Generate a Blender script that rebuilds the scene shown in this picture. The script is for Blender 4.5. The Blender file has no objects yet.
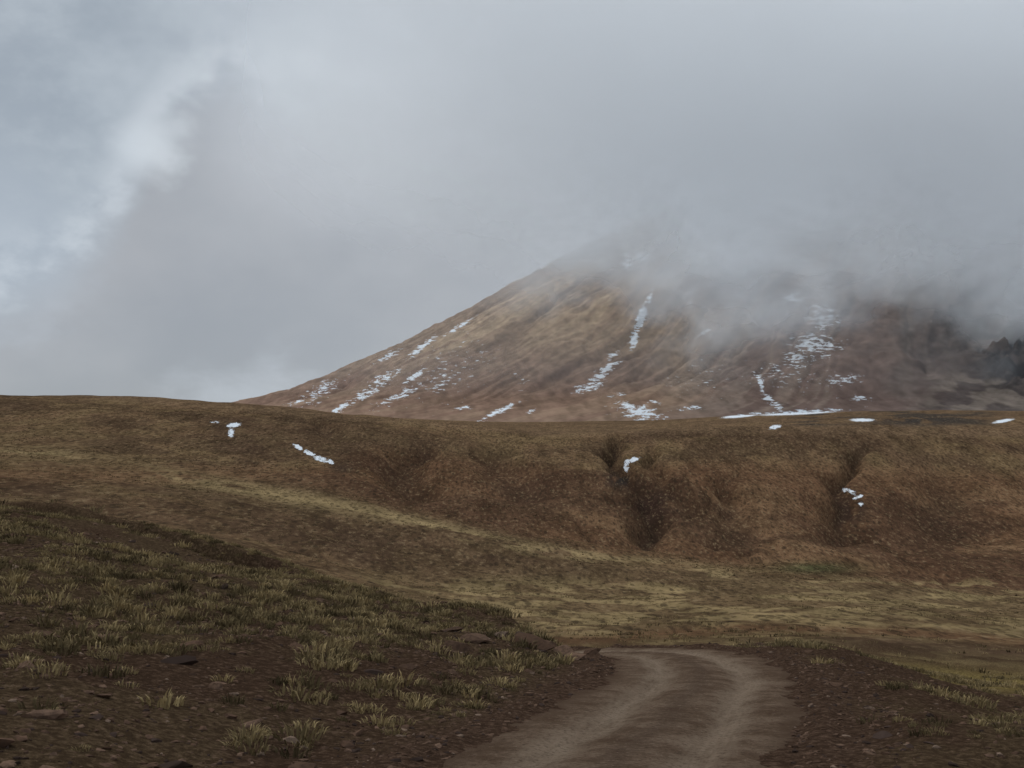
import bpy, math, numpy as np
rng = np.random.default_rng(7)
F=1300.0; HY=430.0
scene=bpy.context.scene

# ------------------------------------------------ helpers
def pchip(xk,yk,x):
    xk=np.asarray(xk,float); yk=np.asarray(yk,float)
    h=np.diff(xk); dl=np.diff(yk)/h
    m=np.zeros(len(xk)); m[0]=dl[0]; m[-1]=dl[-1]
    for i in range(1,len(xk)-1):
        if dl[i-1]*dl[i]>0:
            w1=2*h[i]+h[i-1]; w2=h[i]+2*h[i-1]
            m[i]=(w1+w2)/(w1/dl[i-1]+w2/dl[i])
    x=np.clip(x,xk[0],xk[-1])
    i=np.clip(np.searchsorted(xk,x)-1,0,len(xk)-2)
    t=(x-xk[i])/h[i]
    return ((2*t**3-3*t**2+1)*yk[i]+(t**3-2*t**2+t)*h[i]*m[i]+(-2*t**3+3*t**2)*yk[i+1]+(t**3-t**2)*h[i]*m[i+1])
def hsh(ix,iy,s):
    n=(ix.astype(np.int64)*374761393+iy.astype(np.int64)*668265263+s*974634777)&0xffffffff
    n=((n^(n>>13))*1274126177)&0xffffffff
    n=(n^(n>>16))&0xffffffff
    return n.astype(np.float64)/4294967295.0
def vn(x,y,s=0):
    ix=np.floor(x); iy=np.floor(y); fx=x-ix; fy=y-iy
    u=fx*fx*fx*(fx*(fx*6-15)+10); v=fy*fy*fy*(fy*(fy*6-15)+10)
    a=hsh(ix,iy,s); b=hsh(ix+1,iy,s); c=hsh(ix,iy+1,s); d=hsh(ix+1,iy+1,s)
    return (a+(b-a)*u)*(1-v)+(c+(d-c)*u)*v
def fbm(x,y,s=0,o=4,g=0.5):
    r=0; a=1; t=0
    for k in range(o):
        c,sn=math.cos(0.6*k),math.sin(0.6*k)
        r=r+a*vn((x*c-y*sn)*2**k+17.3*k,(x*sn+y*c)*2**k-9.1*k,s+k); t+=a; a*=g
    return r/t
def ss(a,b,x):
    t=np.clip((x-a)/(b-a),0,1); return t*t*(3-2*t)
def make_mesh(name,verts,faces,mat,colors=None,smooth=True,attrs=None):
    me=bpy.data.meshes.new(name)
    nv=len(verts); nf=len(faces); k=faces.shape[1]
    me.vertices.add(nv); me.vertices.foreach_set('co',np.ascontiguousarray(verts,np.float32).ravel())
    me.loops.add(nf*k); me.loops.foreach_set('vertex_index',np.ascontiguousarray(faces,np.int32).ravel())
    me.polygons.add(nf); me.polygons.foreach_set('loop_start',np.arange(0,nf*k,k,dtype=np.int32))
    me.update(calc_edges=True)
    me.polygons.foreach_set('use_smooth',np.full(nf,smooth))
    if colors is not None:
        a=me.attributes.new('alb','FLOAT_COLOR','POINT')
        c=np.ones((nv,4),np.float32); c[:,:3]=colors; a.data.foreach_set('color',c.ravel())
    for n,v in (attrs or {}).items():
        a=me.attributes.new(n,'FLOAT','POINT'); a.data.foreach_set('value',np.ascontiguousarray(v,np.float32))
    me.materials.append(mat)
    ob=bpy.data.objects.new(name,me); scene.collection.objects.link(ob)
    return ob
def gridfaces(nr,nc):
    i=np.arange(nr*nc).reshape(nr,nc)
    return np.stack([i[:-1,:-1],i[:-1,1:],i[1:,1:],i[1:,:-1]],-1).reshape(-1,4)

# ------------------------------------------------ terrain profile
cols={
 -900:[(1.5,2600),(4,1150),(8,820),(12,730),(26,545),(40,490),(60,455),(80,460),(120,462),(200,455),(300,440),(500,410),(700,385),(1000,368),(1300,372),(1800,380),(3000,400),(20000,427)],
 0:[(1.5,2500),(4,1230),(8,880),(12,768),(26,590),(40,530),(52,504),(60,496),(80,508),(120,508),(200,500),(300,488),(500,450),(700,420),(900,397),(1000,394),(1300,398),(1800,405),(3000,415),(20000,428)],
 200:[(1.5,2500),(4,1260),(8,910),(13.5,768),(20,682),(30,612),(40,572),(50,548),(58,538),(80,555),(120,560),(200,546),(300,523),(500,470),(700,430),(900,405),(1000,402),(1300,407),(1800,412),(3000,417),(20000,428)],
 400:[(1.5,2510),(4,1290),(8,925),(15,768),(20,705),(30,640),(40,600),(46,588),(60,610),(80,625),(120,615),(200,596),(300,570),(500,505),(700,455),(850,425),(950,418),(1050,417),(1300,421),(3000,420),(20000,428)],
 512:[(1.5,2510),(4,1300),(8,945),(15.8,768),(24,692),(30,652),(35,624),(39,612),(43,620),(50,645),(60,662),(80,658),(120,640),(200,612),(300,585),(500,530),(700,467),(850,438),(950,430),(1050,430),(1300,428),(3000,423),(20000,428)],
 620:[(1.5,2510),(4,1320),(8,955),(15.8,768),(24,700),(31,670),(39,650),(46,659),(60,666),(80,660),(120,642),(200,618),(300,595),(500,545),(600,510),(700,472),(850,443),(950,433),(1050,432),(3000,422),(20000,428)],
 700:[(1.5,2510),(4,1320),(8,955),(15.8,768),(24,700),(31,670),(39,650),(46,652),(60,657),(80,652),(120,640),(200,616),(300,593),(500,552),(600,520),(700,478),(850,438),(950,427),(1050,425),(3000,420),(20000,428)],
 800:[(1.5,2510),(4,1310),(8,945),(15.8,763),(24,698),(31,664),(39,645),(46,644),(60,648),(80,645),(120,636),(200,613),(300,592),(500,562),(600,530),(700,488),(850,436),(950,420),(1050,418),(3000,417),(20000,428)],
 900:[(1.5,2510),(4,1300),(8,935),(15,765),(24,706),(30,682),(36,674),(46,680),(60,672),(80,655),(120,640),(200,617),(300,600),(400,590),(500,575),(600,545),(700,500),(850,440),(950,418),(1050,416),(3000,416),(20000,428)],
 1024:[(1.5,2510),(4,1290),(8,930),(15,775),(24,730),(30,716),(36,708),(46,700),(60,685),(80,670),(120,650),(200,628),(300,612),(400,602),(500,585),(600,550),(700,505),(850,443),(950,425),(1050,419),(3000,417),(20000,428)],
 1924:[(1.5,2500),(4,1290),(8,930),(15,785),(24,745),(30,735),(36,730),(46,722),(60,705),(80,685),(120,660),(200,635),(300,616),(400,600),(500,580),(600,550),(700,505),(850,455),(950,440),(1050,432),(3000,420),(20000,428)]}
L0,L1=math.log(1.5),math.log(20000); NL=1500
LG=np.linspace(L0,L1,NL)
ck=sorted(cols); Zc=[]
for c in ck:
    p=np.array(cols[c],float); Zc.append(pchip(np.log(p[:,0]),-(p[:,1]-HY)/F*p[:,0],LG))
Zc=np.array(Zc)
XG=np.arange(-900,1925,8.0); NX=len(XG)
T=np.zeros((NX,NL))
for j in range(NL): T[:,j]=pchip(ck,Zc[:,j],XG)
for _ in range(20):
    T[1:-1]=0.25*T[:-2]+0.5*T[1:-1]+0.25*T[2:]
def tab(x,y):
    X=np.clip(512+F*x/y,XG[0],XG[-1]); a=(X-XG[0])/8.0; b=(np.log(y)-L0)/(L1-L0)*(NL-1)
    i=np.clip(a.astype(int),0,NX-2); j=np.clip(b.astype(int),0,NL-2); u=a-i; v=np.clip(b-j,0,1)
    return (T[i,j]*(1-u)+T[i+1,j]*u)*(1-v)+(T[i,j+1]*(1-u)+T[i+1,j+1]*u)*v
rp=np.array([(-2.2,1.0,-2.55),(-0.9,8,-3.26),(1.2,15.8,-4.1),(3.2,24,-5.0),(4.5,31,-5.75),(4.7,36,-6.3),(3.4,40.5,-6.95),(-0.4,45,-8.0),(-6.5,49.5,-9.4),(-15,56,-11.5),(-30,66,-14)])
tt=np.arange(len(rp)); tf=np.linspace(0,len(rp)-1,600)
RC=np.stack([pchip(tt,rp[:,0],tf),pchip(tt,rp[:,1],tf),pchip(tt,rp[:,2],tf)],1)
for _ in range(60): RC[1:-1]=0.25*RC[:-2]+0.5*RC[1:-1]+0.25*RC[2:]
tan=np.gradient(RC[:,:2],axis=0); tan/=np.linalg.norm(tan,axis=1)[:,None]
nor=np.stack([tan[:,1],-tan[:,0]],1)
rlen=np.concatenate([[0],np.cumsum(np.linalg.norm(np.diff(RC[:,:2],axis=0),axis=1))])
def roadinfo(x,y):
    off=np.full(x.shape,99.0); rz=np.zeros(x.shape)
    m=np.where((y<75)&(x>-40)&(x<16))[0]
    for s in range(0,len(m),20000):
        k=m[s:s+20000]
        d2=(x[k,None]-RC[None,::3,0])**2+(y[k,None]-RC[None,::3,1])**2
        q=np.argmin(d2,1)*3
        dx=x[k]-RC[q,0]; dy=y[k]-RC[q,1]
        so=dx*nor[q,0]+dy*nor[q,1]
        off[k]=np.where(np.abs(so)<0.3,so,np.sign(so)*np.sqrt(dx*dx+dy*dy))
        rz[k]=RC[q,2]+(dx*tan[q,0]+dy*tan[q,1])*-0.1
    return off,rz
def gullies(X,d):
    g=np.zeros_like(X)
    for (xa,da,xb,db,w,dep) in [(606,880,655,560,13,12),(645,800,690,640,9,7),(858,800,830,600,13,9),(228,885,236,820,9,3),(300,830,350,720,14,4),(420,760,405,560,26,9),(500,800,520,600,34,7),(740,700,720,560,22,7),(930,760,960,620,40,7)]:
        t=np.clip((da-d)/(da-db),0,1); xc=xa+(xb-xa)*t+10*np.sin(d/37.0+xa)+4*np.sin(d/11.+xb)
        ww=w*(0.5+0.9*t)
        env=ss(db-60,db+60,d)*(1-ss(da-20,da+60,d))
        g+=dep*np.exp(-((X-xc)/ww)**2)*env
    return g
def height(x,y,full=False):
    z=tab(x,y); d=y; X=512+F*x/y
    off,rz=roadinfo(x,y)
    rough=ss(1.5,4.5,np.abs(off))
    for lam,amp in [(0.45,.030),(1.3,.044),(4,.042),(11,.03)]:
        fade=1-ss(lam*60,lam*160,d)
        z=z+(fbm(x/lam,y/lam,int(lam*10),2)-0.5)*lam*amp*2*fade*(0.35+0.65*rough)*(1.6 if lam<5 else 1)
    for lam,amp in [(18,.012),(40,.022),(110,.030),(300,.02)]:
        f=ss(lam*1.2,lam*3,d)
        z=z+(fbm(x/lam,y/lam,int(lam),3)-0.5)*lam*amp*2*f*(1-ss(900,1500,d)*0.5)
    e=ss(380,560,d)*(1-ss(800,880,d))*ss(330,480,X)*(.2+.8*ss(.45,.65,fbm(X/130,d/200,95,2)))
    r=1-np.abs(2*fbm(x/60.0+1.1*fbm(x/40,y/60,94,3),y/190.0,91,4)-1)
    z=z-e*r**4*7
    z=z-gullies(X,d)
    w=1-ss(2.3,4.2+0.9*(fbm(x/1.5,y/1.5,5,2)-.5),np.abs(off))
    z2=rz+0.03*(fbm(x/0.6,y/0.6,55,3)-0.5)
    z2=z2-0.09*(np.exp(-((off-0.85)/.3)**2)+np.exp(-((off+0.85)/.3)**2))+0.10*np.exp(-((np.abs(off)-2.45)/.3)**2)*vn(x*1.3,y*.8,56)*1.6
    z=z*(1-w)+z2*w
    if full: return z,off
    return z

Xc=np.concatenate([np.linspace(-900,-60,90,endpoint=False),np.linspace(-60,1084,860,endpoint=False),np.linspace(1084,1924,90)])
Dr=np.exp(np.concatenate([np.linspace(L0,math.log(9),40,endpoint=False),np.linspace(math.log(9),math.log(70),330,endpoint=False),np.linspace(math.log(70),math.log(400),170,endpoint=False),np.linspace(math.log(400),math.log(1150),330,endpoint=False),np.linspace(math.log(1150),L1,80)]))
XX,DD=np.meshgrid(Xc,Dr); xf=((XX-512)/F*DD).ravel(); yf=DD.ravel()
zf,off=height(xf,yf,True)
X=XX.ravel(); Y=HY-zf/yf*F
def mix(c,col,m):
    return c*(1-m[:,None])+np.array(col)[None,:]*m[:,None]
def band(pts,w):
    p=np.array(pts,float); return np.exp(-((Y-np.interp(X,p[:,0],p[:,1]))/w)**2)
def between(top,bot,soft):
    a=np.array(top,float); b=np.array(bot,float)
    return ss(-soft,soft,Y-np.interp(X,a[:,0],a[:,1]))*(1-ss(-soft,soft,Y-np.interp(X,b[:,0],b[:,1])))
n1=fbm(xf/60,yf/60,301,4); n2=fbm(xf/14,yf/40,302,4); n3=fbm(X/60,np.log(yf)*14,303,5,.6); n4=fbm(xf/2.5,yf/4,304,4); n5=fbm(xf/6,yf/24,305,5,.65); n6=fbm(xf/90+n1,yf/130,306,4)
far=ss(60,90,yf)
C=np.tile(np.array([.100,.059,.037]),(len(xf),1))
C=mix(C,(.135,.092,.049),(1-far)*ss(.40,.60,n4)*0.6)
C=mix(C,(.158,.096,.052),far)
C=mix(C,(.173,.114,.057),far*ss(.35,.65,n2)*0.7)
C=mix(C,(.080,.048,.029),far*ss(.48,.62,n3)*0.65)
C=mix(C,(.075,.044,.028),far*ss(.48,.60,n6)*0.5)  # broad dark brown patches paint shaded dips into the slope colour
scarp=far*between([(300,470),(380,450),(600,472),(700,462),(1100,478)],[(300,480),(380,505),(600,552),(800,577),(1100,600)],10)
C=mix(C,(.140,.073,.040),scarp*0.85)
C=mix(C,(.210,.122,.065),scarp*ss(.5,.64,n1)*0.65)
C=mix(C,(.078,.042,.026),scarp*ss(.49,.60,n6)*0.65)  # scarp hollows likewise shaded by colour
C=mix(C,(.155,.102,.053),far*(1-scarp)*ss(555,600,Y)*0.8)
C=mix(C,(.31,.220,.108),far*band([(-100,430),(0,447),(200,482),(350,507),(520,548),(650,566),(800,585),(1100,612)],8)*(0.08+0.85*ss(.42,.60,n3)))
C=mix(C,(.30,.213,.103),far*ss(570,590,Y)*ss(.48,.60,n3)*0.85)
C=mix(C,(.17,.088,.047),far*band([(600,640),(740,628),(900,632),(1100,650)],5)*0.75)
C=mix(C,(.38,.28,.095),ss(40,50,yf)*ss(850,900,X)*band([(850,668),(1024,685),(1300,700)],10)*0.85)
C=mix(C,(.09,.053,.034),ss(45,60,yf)*(1-ss(140,200,yf))*ss(780,850,X)*band([(780,640),(900,645),(1100,660)],9)*.75)
C=mix(C,(.085,.088,.038),far*np.exp(-((X-815)/45)**2-((Y-568)/6)**2)*0.8)
C=mix(C,(.19,.12,.07),far*between([(0,380),(1024,380)],[(0,392),(560,437),(700,432),(1024,438)],3)*0.5)
C=C*(1+far[:,None]*(n5-.5)[:,None]*1.2)
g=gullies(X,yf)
C=mix(C,(.045,.027,.019),np.clip(g/11,0,1)**1.3*0.8)  # gully shade painted into the albedo, darker with depth, since overcast light is flat
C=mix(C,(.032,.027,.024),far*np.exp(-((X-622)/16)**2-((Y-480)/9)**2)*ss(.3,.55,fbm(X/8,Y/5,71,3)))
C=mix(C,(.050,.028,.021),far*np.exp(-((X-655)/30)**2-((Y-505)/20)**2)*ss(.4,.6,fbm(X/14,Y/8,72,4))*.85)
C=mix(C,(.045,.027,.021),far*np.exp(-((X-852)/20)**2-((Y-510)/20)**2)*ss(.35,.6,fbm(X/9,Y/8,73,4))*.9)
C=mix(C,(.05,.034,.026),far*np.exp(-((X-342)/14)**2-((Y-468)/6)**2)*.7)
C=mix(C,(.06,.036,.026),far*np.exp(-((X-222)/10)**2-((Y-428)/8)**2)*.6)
C=mix(C,(.045,.04,.036),ss(900,950,yf)*ss(.5,.58,fbm(xf/50,yf/80,77,3))*ss(770,820,X)*(1-ss(970,1010,X))*0.85)
C=mix(C,(.045,.04,.037),ss(780,830,yf)*np.exp(-((X-912)/40)**2-((Y-421)/5)**2)*ss(.3,.5,fbm(X/12,Y/3,78,3)))
C=mix(C,(.113,.067,.044),(1-ss(2.6,3.6,np.abs(off))))
snow=np.zeros(len(xf))
def dab(cx,cy,rx,ry,ang,s=1.0):
    a=math.radians(ang); dx=X-cx; dy=-(Y-cy)
    u=dx*math.cos(a)+dy*math.sin(a); v=-dx*math.sin(a)+dy*math.cos(a)
    return s*np.exp(-(((u/rx)**2+(v/ry)**2))**1.5)
for q in [(234,425,8,2.6,8,.98),(231,433,3.5,5,-10,.95),(298,447,7,2.2,-28,.9),(309,453,8,2.4,-26,.95),(321,459,9,3,-20,.95),(331,462,4,2.4,-30),(632,460,9,2.6,14,.95),(626,467,3,5,10,.9),(850,491,8,2.0,-20,.85),(858,497,6,2.0,20,.85),(861,504,4,2,0,.75),
          (862,420,14,1.8,0),(775,427,7,2.4,10,.95),(740,416,20,1.8,5),(800,413,45,1.8,3),(1003,421,12,1.8,10),(845,490,4,2.2,0,.8),(215,422,8,1.5,0,.5)]:
    snow=np.maximum(snow,dab(*q)*(yf>380))

# ------------------------------------------------ materials
def newmat(name):
    m=bpy.data.materials.new(name); m.use_nodes=True; nt=m.node_tree; nt.nodes.clear(); return m,nt
def N(nt,t,**k):
    n=nt.nodes.new(t)
    for a,b in k.items(): setattr(n,a,b)
    return n
def S(nt,sock,v):
    if isinstance(v,bpy.types.NodeSocket): nt.links.new(v,sock)
    else: sock.default_value=v
def MA(nt,op,a,b=0.0,c=0.0,clamp=False):
    n=N(nt,'ShaderNodeMath',operation=op,use_clamp=clamp); S(nt,n.inputs[0],a); S(nt,n.inputs[1],b); S(nt,n.inputs[2],c); return n.outputs[0]
def MR(nt,v,a,b,c=0.0,d=1.0,smooth=True):
    n=N(nt,'ShaderNodeMapRange'); n.interpolation_type='SMOOTHSTEP' if smooth else 'LINEAR'
    S(nt,n.inputs[0],v)
    for i,q in enumerate((a,b,c,d)): S(nt,n.inputs[i+1],q)
    return n.outputs[0]
def NO(nt,vec,scale,detail=4,rough=0.55,dist=0.0):
    n=N(nt,'ShaderNodeTexNoise'); S(nt,n.inputs['Vector'],vec); n.inputs['Scale'].default_value=scale; n.inputs['Detail'].default_value=detail; n.inputs['Roughness'].default_value=rough; n.inputs['Distortion'].default_value=dist; return n.outputs[0]
def MX(nt,f,a,b,bt='MIX'):
    n=N(nt,'ShaderNodeMix',data_type='RGBA',blend_type=bt)
    S(nt,n.inputs[0],f)
    S(nt,n.inputs[6],a if not isinstance(a,tuple) else (*a,1)); S(nt,n.inputs[7],b if not isinstance(b,tuple) else (*b,1)); return n.outputs[2]
def MP(nt,vec,sc,rot=(0,0,0)):
    n=N(nt,'ShaderNodeMapping'); S(nt,n.inputs[0],vec); n.inputs['Scale'].default_value=sc; n.inputs['Rotation'].default_value=rot; return n.outputs[0]
def finish(nt,col,rough,bump=None,bd=0.05,bs=0.6):
    b=N(nt,'ShaderNodeBsdfDiffuse'); S(nt,b.inputs['Color'],col); b.inputs['Roughness'].default_value=.5
    if bump is not None:
        u=N(nt,'ShaderNodeBump'); u.inputs['Strength'].default_value=bs; u.inputs['Distance'].default_value=bd; S(nt,u.inputs['Height'],bump); nt.links.new(u.outputs[0],b.inputs['Normal'])
    o=N(nt,'ShaderNodeOutputMaterial'); nt.links.new(b.outputs[0],o.inputs[0])

m_ter,nt=newmat('steppe_ground')
pos=N(nt,'ShaderNodeNewGeometry').outputs['Position']
alb=N(nt,'ShaderNodeAttribute',attribute_name='alb').outputs['Color']
sn=N(nt,'ShaderNodeAttribute',attribute_name='snow').outputs['Fac']
sepp=N(nt,'ShaderNodeSeparateXYZ'); nt.links.new(pos,sepp.inputs[0]); dist=sepp.outputs[1]
nearf=MR(nt,dist,60,160,1,0)
fine=NO(nt,pos,8,5,.75); farn=NO(nt,MP(nt,pos,(.6,.15,.6)),1,4,.78)
c=MX(nt,MA(nt,'MULTIPLY',MR(nt,fine,.40,.58),MA(nt,'MULTIPLY',nearf,.65)),alb,(.034,.020,.013))
c=MX(nt,MA(nt,'MULTIPLY',MR(nt,fine,.45,.34),MA(nt,'MULTIPLY',nearf,.55)),c,(.21,.135,.092))
inv=MA(nt,'SUBTRACT',1,nearf)
c=MX(nt,MA(nt,'MULTIPLY',MR(nt,farn,.51,.60),MA(nt,'MULTIPLY',inv,.62)),c,(.046,.029,.019))
c=MX(nt,MA(nt,'MULTIPLY',MR(nt,farn,.46,.35),MA(nt,'MULTIPLY',inv,.55)),c,(.30,.21,.118))
v=N(nt,'ShaderNodeTexVoronoi'); S(nt,v.inputs['Vector'],MP(nt,pos,(.42,.10,.3))); v.inputs['Scale'].default_value=1
spot=MR(nt,v.outputs['Distance'],.2,.34,1,0)
c=MX(nt,MA(nt,'MULTIPLY',spot,MA(nt,'MULTIPLY',inv,.6)),c,(.040,.028,.018))
thr=MA(nt,'SUBTRACT',.72,MA(nt,'MULTIPLY',sn,.42))
sm=MR(nt,MA(nt,'SUBTRACT',farn,thr),0,.04)
sm=MA(nt,'MULTIPLY',sm,MR(nt,sn,.1,.2))
c=MX(nt,sm,c,(.76,.79,.82))
finish(nt,c,.95,fine,.17,1.0)
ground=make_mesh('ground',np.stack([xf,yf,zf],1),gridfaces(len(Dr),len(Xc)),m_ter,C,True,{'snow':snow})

# road strip
m_road,nt=newmat('dirt_road')
pos=N(nt,'ShaderNodeNewGeometry').outputs['Position']; ro=N(nt,'ShaderNodeAttribute',attribute_name='roff').outputs['Fac']; rl=N(nt,'ShaderNodeAttribute',attribute_name='rlen').outputs['Fac']
cmb=N(nt,'ShaderNodeCombineXYZ'); S(nt,cmb.inputs[0],MA(nt,'MULTIPLY',ro,3.4)); S(nt,cmb.inputs[1],MA(nt,'MULTIPLY',rl,.3)); strk=NO(nt,cmb.outputs[0],1.3,5,.75)
grv=NO(nt,pos,12,5,.8); ptc=NO(nt,pos,1.1,4,.65)
wob=MA(nt,'MULTIPLY',MA(nt,'SUBTRACT',NO(nt,pos,.35,3,.6),.5),.9); o=MA(nt,'ADD',ro,wob)
def bell(c0,w): return MR(nt,MA(nt,'ABSOLUTE',MA(nt,'SUBTRACT',o,c0)),0,w,1,0)
tr=MA(nt,'MAXIMUM',bell(.95,.55),bell(-.95,.6))
c=MX(nt,MR(nt,ptc,.35,.65),(.125,.078,.050),(.22,.150,.102))
c=MX(nt,MA(nt,'MULTIPLY',tr,MR(nt,strk,.32,.60,.35,.9)),c,(.32,.235,.165))
c=MX(nt,MA(nt,'MULTIPLY',bell(0,.35),.5),c,(.10,.064,.044))
c=MX(nt,MA(nt,'MULTIPLY',MR(nt,grv,.50,.62),.6),c,(.065,.043,.031))
c=MX(nt,MA(nt,'MULTIPLY',MR(nt,grv,.44,.34),.6),c,(.33,.25,.185))
c=MX(nt,MA(nt,'MULTIPLY',MR(nt,MA(nt,'ABSOLUTE',o),1.5,2.2),.8),c,(.105,.065,.043))
finish(nt,c,.9,grv,.10,1.0)
sN=61; so=np.linspace(-2.75,2.75,sN); k=np.arange(20,600,1)
rx=(RC[k,0,None]+nor[k,0,None]*so).ravel(); ry=(RC[k,1,None]+nor[k,1,None]*so).ravel(); so2=np.tile(so,len(k))
hz,_=height(rx,ry,True)
edge=ss(1.6,2.7,np.abs(so2)+1.0*(fbm(rx/.7,ry/1.0,8,4,.7)-.5))
rz=hz+0.03-0.12*edge
make_mesh('dirt_road',np.stack([rx,ry,rz],1),gridfaces(len(k),sN)[:,::-1],m_road,None,True,{'roff':so2,'rlen':np.repeat(rlen[k],sN)})

# ------------------------------------------------ mountain
AX,AY=(900-512)/F*5000,5000.0; PX=5000/F; EL=0.65
ph=np.radians(np.linspace(-15,195,1300)); rr=np.concatenate([np.linspace(150,1100,60,endpoint=False),np.linspace(1100,3700,430)])
PH,RR=np.meshgrid(ph,rr)
PH=PH.ravel(); RR=RR.ravel()
mx=AX-RR*np.cos(PH); my=AY-EL*RR*np.sin(PH)
pr=np.array([(0,330),(220,225),(300,194),(340,174),(420,128),(500,86),(580,55),(680,26),(770,8),(850,-3),(980,-16)],float)
wob=1+0.07*(fbm(PH*3,RR/900,400,3)-.5)
mz=pchip(pr[:,0]*PX,pr[:,1]*PX,RR*wob)
warp=.35*fbm(PH*5,RR/500,402,3)
rid=1-np.abs(2*fbm(PH*6+warp*3,RR/1500,401,4,.55)-1)
rid2=1-np.abs(2*fbm(PH*22+warp*5,RR/900,405,4,.6)-1)
env=(1-ss(2300,3000,RR)); rsel=ss(.35,.65,fbm(PH*4,RR/1000,407,2))
mz=mz-env*(rid**2*38*(.4+.8*rsel)+rid2**3*18*(.3+.7*rsel))+(fbm(mx/120,my/120,410,6,.6)-.5)*38*env
rk=ss(1180,1380,mx); crag=np.abs(2*fbm(mx/90,my/90,415,5,.6)-1)
mz=mz+rk*env*(crag*100)
X=512+F*mx/my; Y=HY-mz/my*F
st=fbm(PH*12+warp*4,RR/900,420,5,.6); st2=fbm(PH*60+warp*10,RR/700,421,4,.6); bl=fbm(mx/300,my/300+mz/200,422,4); gr=fbm(mx/22,mz/16,423,5,.7)
C=np.tile(np.array([.34,.235,.160]),(len(mx),1))  # scree tan kept pale: aerial haze is mixed into the mountain colour
C=mix(C,(.46,.335,.220),ss(.40,.60,st)*0.75)
C=mix(C,(.23,.142,.105),ss(.48,.62,st2)*0.55)
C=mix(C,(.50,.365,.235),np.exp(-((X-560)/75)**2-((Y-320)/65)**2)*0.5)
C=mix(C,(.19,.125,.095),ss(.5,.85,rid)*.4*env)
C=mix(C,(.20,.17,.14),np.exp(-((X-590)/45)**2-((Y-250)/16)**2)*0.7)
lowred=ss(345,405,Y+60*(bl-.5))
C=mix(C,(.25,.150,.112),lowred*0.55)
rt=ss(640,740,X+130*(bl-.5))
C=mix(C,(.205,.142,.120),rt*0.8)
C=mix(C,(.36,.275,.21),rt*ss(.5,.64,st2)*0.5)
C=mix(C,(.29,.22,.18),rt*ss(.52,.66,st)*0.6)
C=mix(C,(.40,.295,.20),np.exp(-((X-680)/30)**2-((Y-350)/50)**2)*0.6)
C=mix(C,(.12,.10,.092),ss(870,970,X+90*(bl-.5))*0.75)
C=mix(C,(.034,.032,.034),rk*ss(.40,.52,fbm(mx/60,mz/40,434,5,.6))*(1-ss(380,400,Y))*.95)
C=mix(C,(.31,.245,.195),ss(.5,.6,fbm(mx/70,mz/40,433,4))*ss(900,960,X)*ss(365,385,Y)*0.75)
C=C*(1+(gr-.5)*1.0)[:,None]
sn=np.zeros(len(mx))
for q in [(634,340,4,10,-12,1.2),(641,318,4,14,-20,1.25),(650,297,3,9,-15,1.05),(628,262,6,8,0,.9),(642,256,9,4,0,.9),
          (607,368,14,4,32,.98),(598,378,12,4,25,.98),(588,388,14,4,10,.98),(612,356,8,3,30,.85),(618,396,10,3,20,.75),(640,412,24,7,-10,.95),(628,405,16,4,-15,.85),(655,402,12,3,0,.75),(500,411,20,2.6,25,.98),(482,420,10,2.4,20,.85),(462,408,9,2,10,.85),
          (422,347,18,3,38,.98),(415,376,14,3,35,.98),(388,356,14,3,30,.85),(460,326,16,2.2,32,.95),(340,408,11,3,35,1.0),(365,395,18,5,30,.82),(320,392,24,8,30,.72),(385,378,18,6,30,.80),(300,400,16,4,30,.7),(530,412,8,2,20,.8),(400,395,30,5,25,.72),(440,385,16,3,25,.75),
          (761,384,2.6,9,20,1.15),(768,398,4,6,40,1.05),(778,405,6,3,0,.95),(800,412,45,2.4,3,.9),(745,415,16,2.2,5,.95),
          (822,318,16,18,-10,.82),(812,345,22,14,10,.80),(795,358,18,10,10,.76),(828,345,14,10,0,.74),(795,298,14,7,20,.82),(845,380,22,7,0,.72),(700,335,14,2.4,30,.8),(860,398,16,2.4,0,.75),(690,408,20,2.4,5,.75),(820,250,12,6,0,.6),(520,380,14,12,0,.42),(700,380,34,20,0,.40),(450,370,50,30,30,.44),(780,375,50,18,0,.45)]:
    cx,cy,rx_,ry_,an,s_=q
    a=math.radians(an); dx=X-cx; dy=-(Y-cy); u=dx*math.cos(a)+dy*math.sin(a); v_=-dx*math.sin(a)+dy*math.cos(a)
    sn=np.maximum(sn,s_*np.exp(-((u/rx_)**2+(v_/ry_)**2)*.6))
m_mt,nt=newmat('volcanic_scree')
pos=N(nt,'ShaderNodeNewGeometry').outputs['Position']
alb=N(nt,'ShaderNodeAttribute',attribute_name='alb').outputs['Color']; sna=N(nt,'ShaderNodeAttribute',attribute_name='snow').outputs['Fac']
n2=NO(nt,MP(nt,pos,(.040,.016,.15),(0,math.radians(24),0)),1,5,.75)
thr=MA(nt,'SUBTRACT',.72,MA(nt,'MULTIPLY',sna,.31))
sm=MR(nt,MA(nt,'SUBTRACT',n2,thr),0,.025)
sm=MA(nt,'MULTIPLY',sm,MR(nt,sna,.08,.2))
c=MX(nt,sm,alb,(.86,.89,.92))
finish(nt,c,.95)
make_mesh('mountain',np.stack([mx,my,mz],1),gridfaces(len(rr),len(ph)),m_mt,C,True,{'snow':sn})

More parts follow.
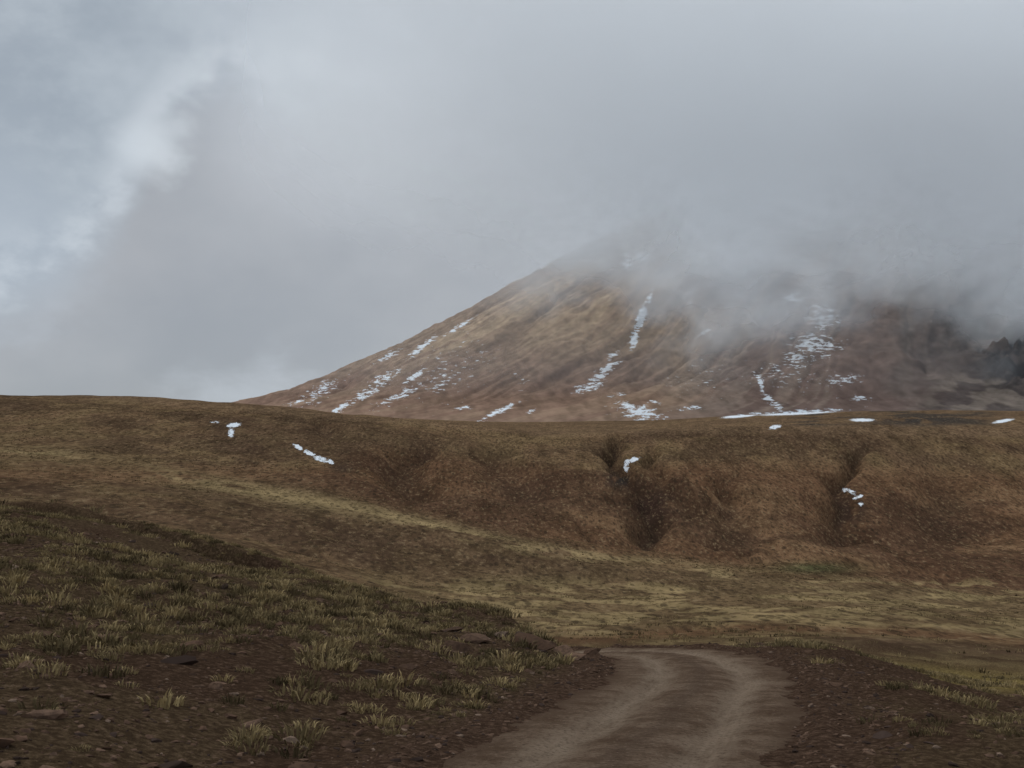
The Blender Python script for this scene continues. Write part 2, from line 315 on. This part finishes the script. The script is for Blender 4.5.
# ------------------------------------------------ cloud: stacked translucent vapour layers round the summit
m_cl,nt=newmat('cloud_vapour')
al=N(nt,'ShaderNodeAttribute',attribute_name='dens').outputs['Fac']; sh=N(nt,'ShaderNodeAttribute',attribute_name='tone').outputs['Fac']
colr=MX(nt,sh,(.63,.635,.65),(.83,.84,.85))
nv=N(nt,'ShaderNodeCombineXYZ'); nv.inputs[0].default_value=0; nv.inputs[1].default_value=-.45; nv.inputs[2].default_value=.89
nv2=N(nt,'ShaderNodeCombineXYZ'); nv2.inputs[0].default_value=0; nv2.inputs[1].default_value=-.45; nv2.inputs[2].default_value=-.89
df=N(nt,'ShaderNodeBsdfDiffuse'); S(nt,df.inputs[0],colr); nt.links.new(nv.outputs[0],df.inputs['Normal'])
tl=N(nt,'ShaderNodeBsdfTranslucent'); S(nt,tl.inputs[0],colr); nt.links.new(nv2.outputs[0],tl.inputs['Normal'])
ad=N(nt,'ShaderNodeAddShader'); nt.links.new(df.outputs[0],ad.inputs[0]); nt.links.new(tl.outputs[0],ad.inputs[1])
tp=N(nt,'ShaderNodeBsdfTransparent'); mxs=N(nt,'ShaderNodeMixShader'); S(nt,mxs.inputs[0],al); nt.links.new(tp.outputs[0],mxs.inputs[1]); nt.links.new(ad.outputs[0],mxs.inputs[2])
o=N(nt,'ShaderNodeOutputMaterial'); nt.links.new(mxs.outputs[0],o.inputs[0])
vs,fs,de,to=[],[],[],[]; o0=0
bp=np.array([(-1300,520),(-335,440),(-80,395),(150,375),(350,340),(580,275),(760,325),(900,330),(1050,290),(1300,235),(1700,235),(3400,270)],float)
for i,(yy,a) in enumerate([(2980,.42),(3180,.52),(3380,.62),(3580,.84)]):
    nc,nr=460,170
    gx,gz=np.meshgrid(np.linspace(-1200,3300,nc),np.concatenate([np.linspace(60,1000,130,endpoint=False),np.linspace(1000,1700,40)]))
    gx=gx.ravel(); gz=gz.ravel()
    gy=yy+50*np.sin(gx/420+i*1.7)+30*np.sin(gz/260+i)
    u=gx+.55*gz; v=gz-.25*gx
    wx_=fbm(u/260,v/200,800+i*7,2)-.5; wz_=fbm(u/260,v/200,840+i*7,2)-.5
    hi_=1-.75*ss(420,650,gz)
    big=fbm(gx/520+wx_*.6,gz/380,900,2)-.5; med=fbm(u/200+1.0*wx_+i*.23,v/140+1.0*wz_+i*.17,910+i*3,5,.5)-.5
    h=gz-pchip(bp[:,0],bp[:,1],gx)+big*170+med*360*hi_*(1-.5*ss(200,-100,gx))
    lf=ss(-950,250,gx+260*big+160*med*hi_+.25*(gz-500))
    al_=a*ss(-100,290,h)*lf
    veil=.022*ss(60,160,gz)*ss(-1000,-300,gx)
    al_=1-(1-al_)*(1-veil)
    edge=ss(-1200,-900,gx)*(1-ss(3000,3300,gx))*ss(60,100,gz)
    vs.append(np.stack([gx,gy,gz],1)); fs.append(gridfaces(nr,nc)+o0); o0+=len(gx); de.append(np.clip(al_*edge,0,1))
    t_=.54+med*.5*hi_+big*.5+.25*ss(700,1150,gz)-.22*ss(500,1200,gx)*ss(950,700,gz)
    to.append(.5+.5*np.tanh((t_-.5)*2))
make_mesh('cloud',np.concatenate(vs),np.concatenate(fs),m_cl,None,True,{'dens':np.concatenate(de),'tone':np.concatenate(to)})

# ------------------------------------------------ world
w=bpy.data.worlds.new('World'); scene.world=w; w.use_nodes=True; nt=w.node_tree; nt.nodes.clear()
w.cycles.sampling_method='MANUAL'; w.cycles.sample_map_resolution=256
SE,SR=math.radians(50),math.radians(-60)
sky=N(nt,'ShaderNodeTexSky',sky_type='NISHITA'); sky.sun_disc=False; sky.sun_elevation=SE; sky.sun_rotation=SR; sky.altitude=4000
b1=N(nt,'ShaderNodeBackground'); nt.links.new(sky.outputs[0],b1.inputs[0]); b1.inputs[1].default_value=.08
gen=N(nt,'ShaderNodeTexCoord').outputs['Generated']
sp=N(nt,'ShaderNodeSeparateXYZ'); nt.links.new(gen,sp.inputs[0]); dx,dy,dz=sp.outputs
az=MA(nt,'ARCTAN2',dx,dy)
nz=NO(nt,MP(nt,gen,(1,1,1.5)),5.0,5,.55); nz2=NO(nt,MP(nt,gen,(1,1,1.6)),13,5,.6)
fc=N(nt,'ShaderNodeFloatCurve'); S(nt,fc.inputs['Value'],MR(nt,az,-.5,.5,0,1,False)); cv=fc.mapping.curves[0]
pp=[(-.5,.10),(-.36,.10),(-.30,.16),(-.25,.225),(-.16,.25),(-.05,.27),(.07,.30),(.19,.34),(.5,.45)]
cv.points[0].location=(0,pp[0][1]); cv.points[1].location=(1,pp[-1][1])
for a,b in pp[1:-1]: cv.points.new(a+.5,b)
fc.mapping.update()
e=MA(nt,'ADD',MA(nt,'SUBTRACT',dz,fc.outputs[0]),MA(nt,'ADD',MA(nt,'MULTIPLY',MA(nt,'SUBTRACT',nz,.5),.10),MA(nt,'MULTIPLY',MA(nt,'SUBTRACT',nz2,.5),.07)))
above=MR(nt,e,-.03,.025)
rim=MR(nt,MA(nt,'ABSOLUTE',MA(nt,'SUBTRACT',e,.018)),0,.035,1,0)
bank=MX(nt,MR(nt,nz,.3,.7),(.288,.306,.332),(.35,.363,.384))
upper=MX(nt,MR(nt,nz2,.3,.7),(.300,.342,.388),(.39,.435,.478))
c=MX(nt,above,bank,upper)
c=MX(nt,MA(nt,'MULTIPLY',rim,MR(nt,nz2,.40,.62,0,.6)),c,(.53,.57,.61))
def gap(a0,z0,ra,rz):
    u=MA(nt,'DIVIDE',MA(nt,'SUBTRACT',az,a0),ra); v=MA(nt,'DIVIDE',MA(nt,'SUBTRACT',dz,z0),rz)
    return MR(nt,MA(nt,'ADD',MA(nt,'SQRT',MA(nt,'ADD',MA(nt,'MULTIPLY',u,u),MA(nt,'MULTIPLY',v,v))),MA(nt,'MULTIPLY',MA(nt,'SUBTRACT',nz2,.5),2.6)),.1,1.2,1,0)
c=MX(nt,MA(nt,'MULTIPLY',gap(-.27,.205,.035,.03),.65),c,(.62,.67,.71))
c=MX(nt,MA(nt,'MULTIPLY',gap(-.20,.025,.08,.03),.5),c,(.48,.52,.57))
c=MX(nt,MA(nt,'MULTIPLY',gap(-.40,.13,.12,.07),.35),c,(.44,.49,.55))
ze=MR(nt,dz,.33,.95,1.18,2.75)
b2=N(nt,'ShaderNodeBackground'); nt.links.new(c,b2.inputs[0]); S(nt,b2.inputs[1],ze)
ms=N(nt,'ShaderNodeMixShader'); ms.inputs[0].default_value=.93; nt.links.new(b1.outputs[0],ms.inputs[1]); nt.links.new(b2.outputs[0],ms.inputs[2])
wo=N(nt,'ShaderNodeOutputWorld'); nt.links.new(ms.outputs[0],wo.inputs[0])
sd=bpy.data.lights.new('sun','SUN'); sd.energy=1.0; sd.angle=math.radians(12); sd.color=(1,.95,.88)
so_=bpy.data.objects.new('sun',sd); scene.collection.objects.link(so_)
from mathutils import Vector
dirv=Vector((math.sin(SR)*math.cos(SE),math.cos(SR)*math.cos(SE),math.sin(SE)))
so_.rotation_euler=dirv.to_track_quat('Z','Y').to_euler()

# ------------------------------------------------ grass
def gauss_place(n,d0,d1,xa,xb):
    u=rng.random(n); y=np.sqrt(d0**2+u*(d1**2-d0**2)); Xp=rng.uniform(xa,xb,n); return (Xp-512)/F*y,y,Xp
def tufts(x,y,rad,hgt,nb,colA,colB,width):
    z,off=height(x,y,True); keep=np.abs(off)>3.2; x,y,z,rad,hgt=x[keep],y[keep],z[keep],rad[keep],hgt[keep]; n=len(x)
    tv=rng.random(n)**1.2
    i=np.repeat(np.arange(n),nb); M=len(i)
    th=rng.uniform(0,2*np.pi,M); q=np.sqrt(rng.random(M)); r0=q*rad[i]*.85; lean=.15+.85*q*rng.uniform(.5,1.2,M)
    h=hgt[i]*rng.uniform(.45,1.1,M)*(1-.45*q)
    bx=x[i]+r0*np.cos(th); by=y[i]+r0*np.sin(th); bz=z[i]-.02
    t2=th+rng.normal(0,.6,M); ox,oy=np.cos(t2),np.sin(t2)
    wa=rng.uniform(0,np.pi,M); wx,wy=np.cos(wa)*width*hgt[i],np.sin(wa)*width*hgt[i]
    mxp=bx+ox*h*lean*.35; myp=by+oy*h*lean*.35; mzp=bz+h*.62
    tx=bx+ox*h*lean*.95; ty=by+oy*h*lean*.95; tz=bz+h*(1-.25*lean)
    V=np.stack([np.stack([bx-wx,by-wy,bz],1),np.stack([bx+wx,by+wy,bz],1),np.stack([mxp+wx*.7,myp+wy*.7,mzp],1),np.stack([mxp-wx*.7,myp-wy*.7,mzp],1),np.stack([tx,ty,tz],1)],1)
    b=np.arange(M)*5
    Fc=np.concatenate([np.stack([b,b+1,b+2],1),np.stack([b,b+2,b+3],1),np.stack([b+3,b+2,b+4],1)])
    cc=np.array(colA)[None]*(1-tv[i,None])+np.array(colB)[None]*tv[i,None]
    cc=cc*rng.uniform(.6,1.3,M)[:,None]
    col=np.repeat(cc[:,None,:],5,1)
    return V.reshape(-1,3),Fc,col.reshape(-1,3)
m_g,nt=newmat('dry_grass')
alb=N(nt,'ShaderNodeAttribute',attribute_name='alb').outputs['Color']; finish(nt,alb,.9)
parts=[]
x,y,Xp=gauss_place(17000,9,64,-250,1150); dn=.55*fbm(x/5,y/6,600,3)+.45*fbm(x/1.1,y/1.4,601,2)
Yp=HY-tab(x,y)/y*F
hi=1-ss(-40,130,Yp-np.interp(Xp,[-250,0,200,400,520,620],[570,620,650,660,655,640]))
prob=np.where(Xp<620,ss(.37,.53,dn)*(.06+.94*hi),ss(.46,.58,dn)*.8*ss(14,26,y)*ss(720,820,Xp))
k=rng.random(len(x))<prob
x,y=x[k],y[k]; r=.11+.32*rng.random(len(x))**1.7
parts.append(tufts(x,y,r,.05+r*rng.uniform(.45,.75,len(x)),50,(.085,.062,.033),(.40,.295,.145),.060))
x,y,Xp=gauss_place(34000,58,520,-150,1200); dn=fbm(x/18,y/30,610,3)
k=(rng.random(len(x))<ss(.36,.60,dn)); x,y=x[k],y[k]; r=rng.uniform(.22,.55,len(x))
parts.append(tufts(x,y,r,r*rng.uniform(.7,1.1,len(x)),8,(.060,.044,.025),(.38,.275,.135),.10))
x,y,Xp=gauss_place(26000,400,900,-60,1090); dn=fbm(x/40,y/60,612,3)
k=(rng.random(len(x))<ss(.34,.56,dn)); x,y=x[k],y[k]; r=rng.uniform(.4,.9,len(x))
parts.append(tufts(x,y,r,r*rng.uniform(.6,.9,len(x)),5,(.042,.030,.018),(.24,.165,.085),.22))
vs,fs,cs=[],[],[]; o0=0
for v,f,c_ in parts: vs.append(v); fs.append(f+o0); cs.append(c_); o0+=len(v)
make_mesh('grass_tufts',np.concatenate(vs),np.concatenate(fs),m_g,np.concatenate(cs),False)

# ------------------------------------------------ stones
import bmesh
def ico(sub):
    bm=bmesh.new(); bmesh.ops.create_icosphere(bm,subdivisions=sub,radius=1); v=np.array([q.co[:] for q in bm.verts]); f=np.array([[q.index for q in p.verts] for p in bm.faces]); bm.free(); return v,f
def stones(x,y,s,sub,flat=(.45,.8),sink=.25):
    V0,F0=ico(sub); n=len(x); z,off=height(x,y,True)
    nv=len(V0)
    R=V0[None]*rng.uniform(.78,1.2,(n,nv,1))
    for _ in range(7):
        pn=rng.normal(size=(n,3)); pn/=np.linalg.norm(pn,axis=1)[:,None]; dd=rng.uniform(.35,.72,n)
        t=np.einsum('nvk,nk->nv',R,pn)-dd[:,None]; R=R-np.maximum(t,0)[:,:,None]*pn[:,None,:]
    R=R*np.stack([rng.uniform(.9,1.7,n),rng.uniform(.6,1.1,n),rng.uniform(flat[0],flat[1],n)],1)[:,None,:]
    a=rng.uniform(0,2*np.pi,n); ti=rng.normal(0,.3,n)
    c1,s1=np.cos(ti)[:,None],np.sin(ti)[:,None]; Y1=R[:,:,1]*c1-R[:,:,2]*s1; Z1=R[:,:,1]*s1+R[:,:,2]*c1; X1=R[:,:,0]
    ca,sa=np.cos(a)[:,None],np.sin(a)[:,None]
    P=np.stack([X1*ca-Y1*sa,X1*sa+Y1*ca,Z1],2)*s[:,None,None]
    P[:,:,0]+=x[:,None]; P[:,:,1]+=y[:,None]; P[:,:,2]+=(z+s*(.25-sink))[:,None]
    Fc=(F0[None]+(np.arange(n)*nv)[:,None,None]).reshape(-1,3)
    base=np.array([[.115,.068,.045],[.16,.098,.066],[.06,.040,.032],[.22,.15,.107]])[rng.choice(4,n,p=[.46,.28,.2,.06])]*rng.uniform(.75,1.15,(n,1))
    return P.reshape(-1,3),Fc,np.repeat(base,nv,0)
m_s,nt=newmat('stone')
pos=N(nt,'ShaderNodeNewGeometry').outputs['Position']; alb=N(nt,'ShaderNodeAttribute',attribute_name='alb').outputs['Color']
nn=NO(nt,pos,12,3,.65); c=MX(nt,MA(nt,'MULTIPLY',MR(nt,nn,.4,.65),.55),alb,(.05,.032,.024)); finish(nt,c,.9)
P=[]
x,y,Xp=gauss_place(34000,9,48,-200,1200); off,_=roadinfo(x,y); ao=np.abs(off)
s=.022+.062*rng.random(len(x))**2.6; dn=fbm(x/3,y/3,700,3)
k=(rng.random(len(x))<np.where(ao<2.0,.06,np.where(ao<3.6,.9,(.2+.7*ss(.4,.6,dn))*np.where(Xp>800,.5,1)))); s=np.where(ao<2.0,s*.6,s)
P.append(stones(x[k],y[k],s[k],1))
x,y,Xp=gauss_place(2000,10,58,-200,1200); off,_=roadinfo(x,y); k=(np.abs(off)>2.7)&((Xp<700)|(rng.random(len(x))<.35)); x,y=x[k],y[k]
P.append(stones(x,y,.05+.16*rng.random(len(x))**3.5,2,(.3,.6)))
ox=np.array([455,470,448,530,545,520,560,575,190,212,40,440,500,35,180,245,590]); od=np.array([31,32,33,33,34,35,35,34,23,30,22,30,34.,19,21,27,36]); os=np.array([.42,.3,.25,.5,.4,.3,.35,.3,.22,.26,.22,.25,.4,.16,.2,.2,.3])
P.append(stones((ox-512)/F*od,od,os,2,(.3,.5),.1))
vs,fs,cs=[],[],[]; o0=0
for v,f,c_ in P: vs.append(v); fs.append(f+o0); cs.append(c_); o0+=len(v)
make_mesh('stones',np.concatenate(vs),np.concatenate(fs),m_s,np.concatenate(cs),False)

# ------------------------------------------------ camera
cd=bpy.data.cameras.new('camera'); cam=bpy.data.objects.new('camera',cd); scene.collection.objects.link(cam); scene.camera=cam
cd.sensor_width=36; cd.lens=36*F/1024; cd.shift_y=(HY-384)/1024; cd.clip_end=60000; cd.clip_start=.1
cam.location=(0,0,0); cam.rotation_euler=(math.radians(90),0,0)
scene.view_settings.view_transform='Standard'; scene.view_settings.look='None'; scene.view_settings.exposure=0
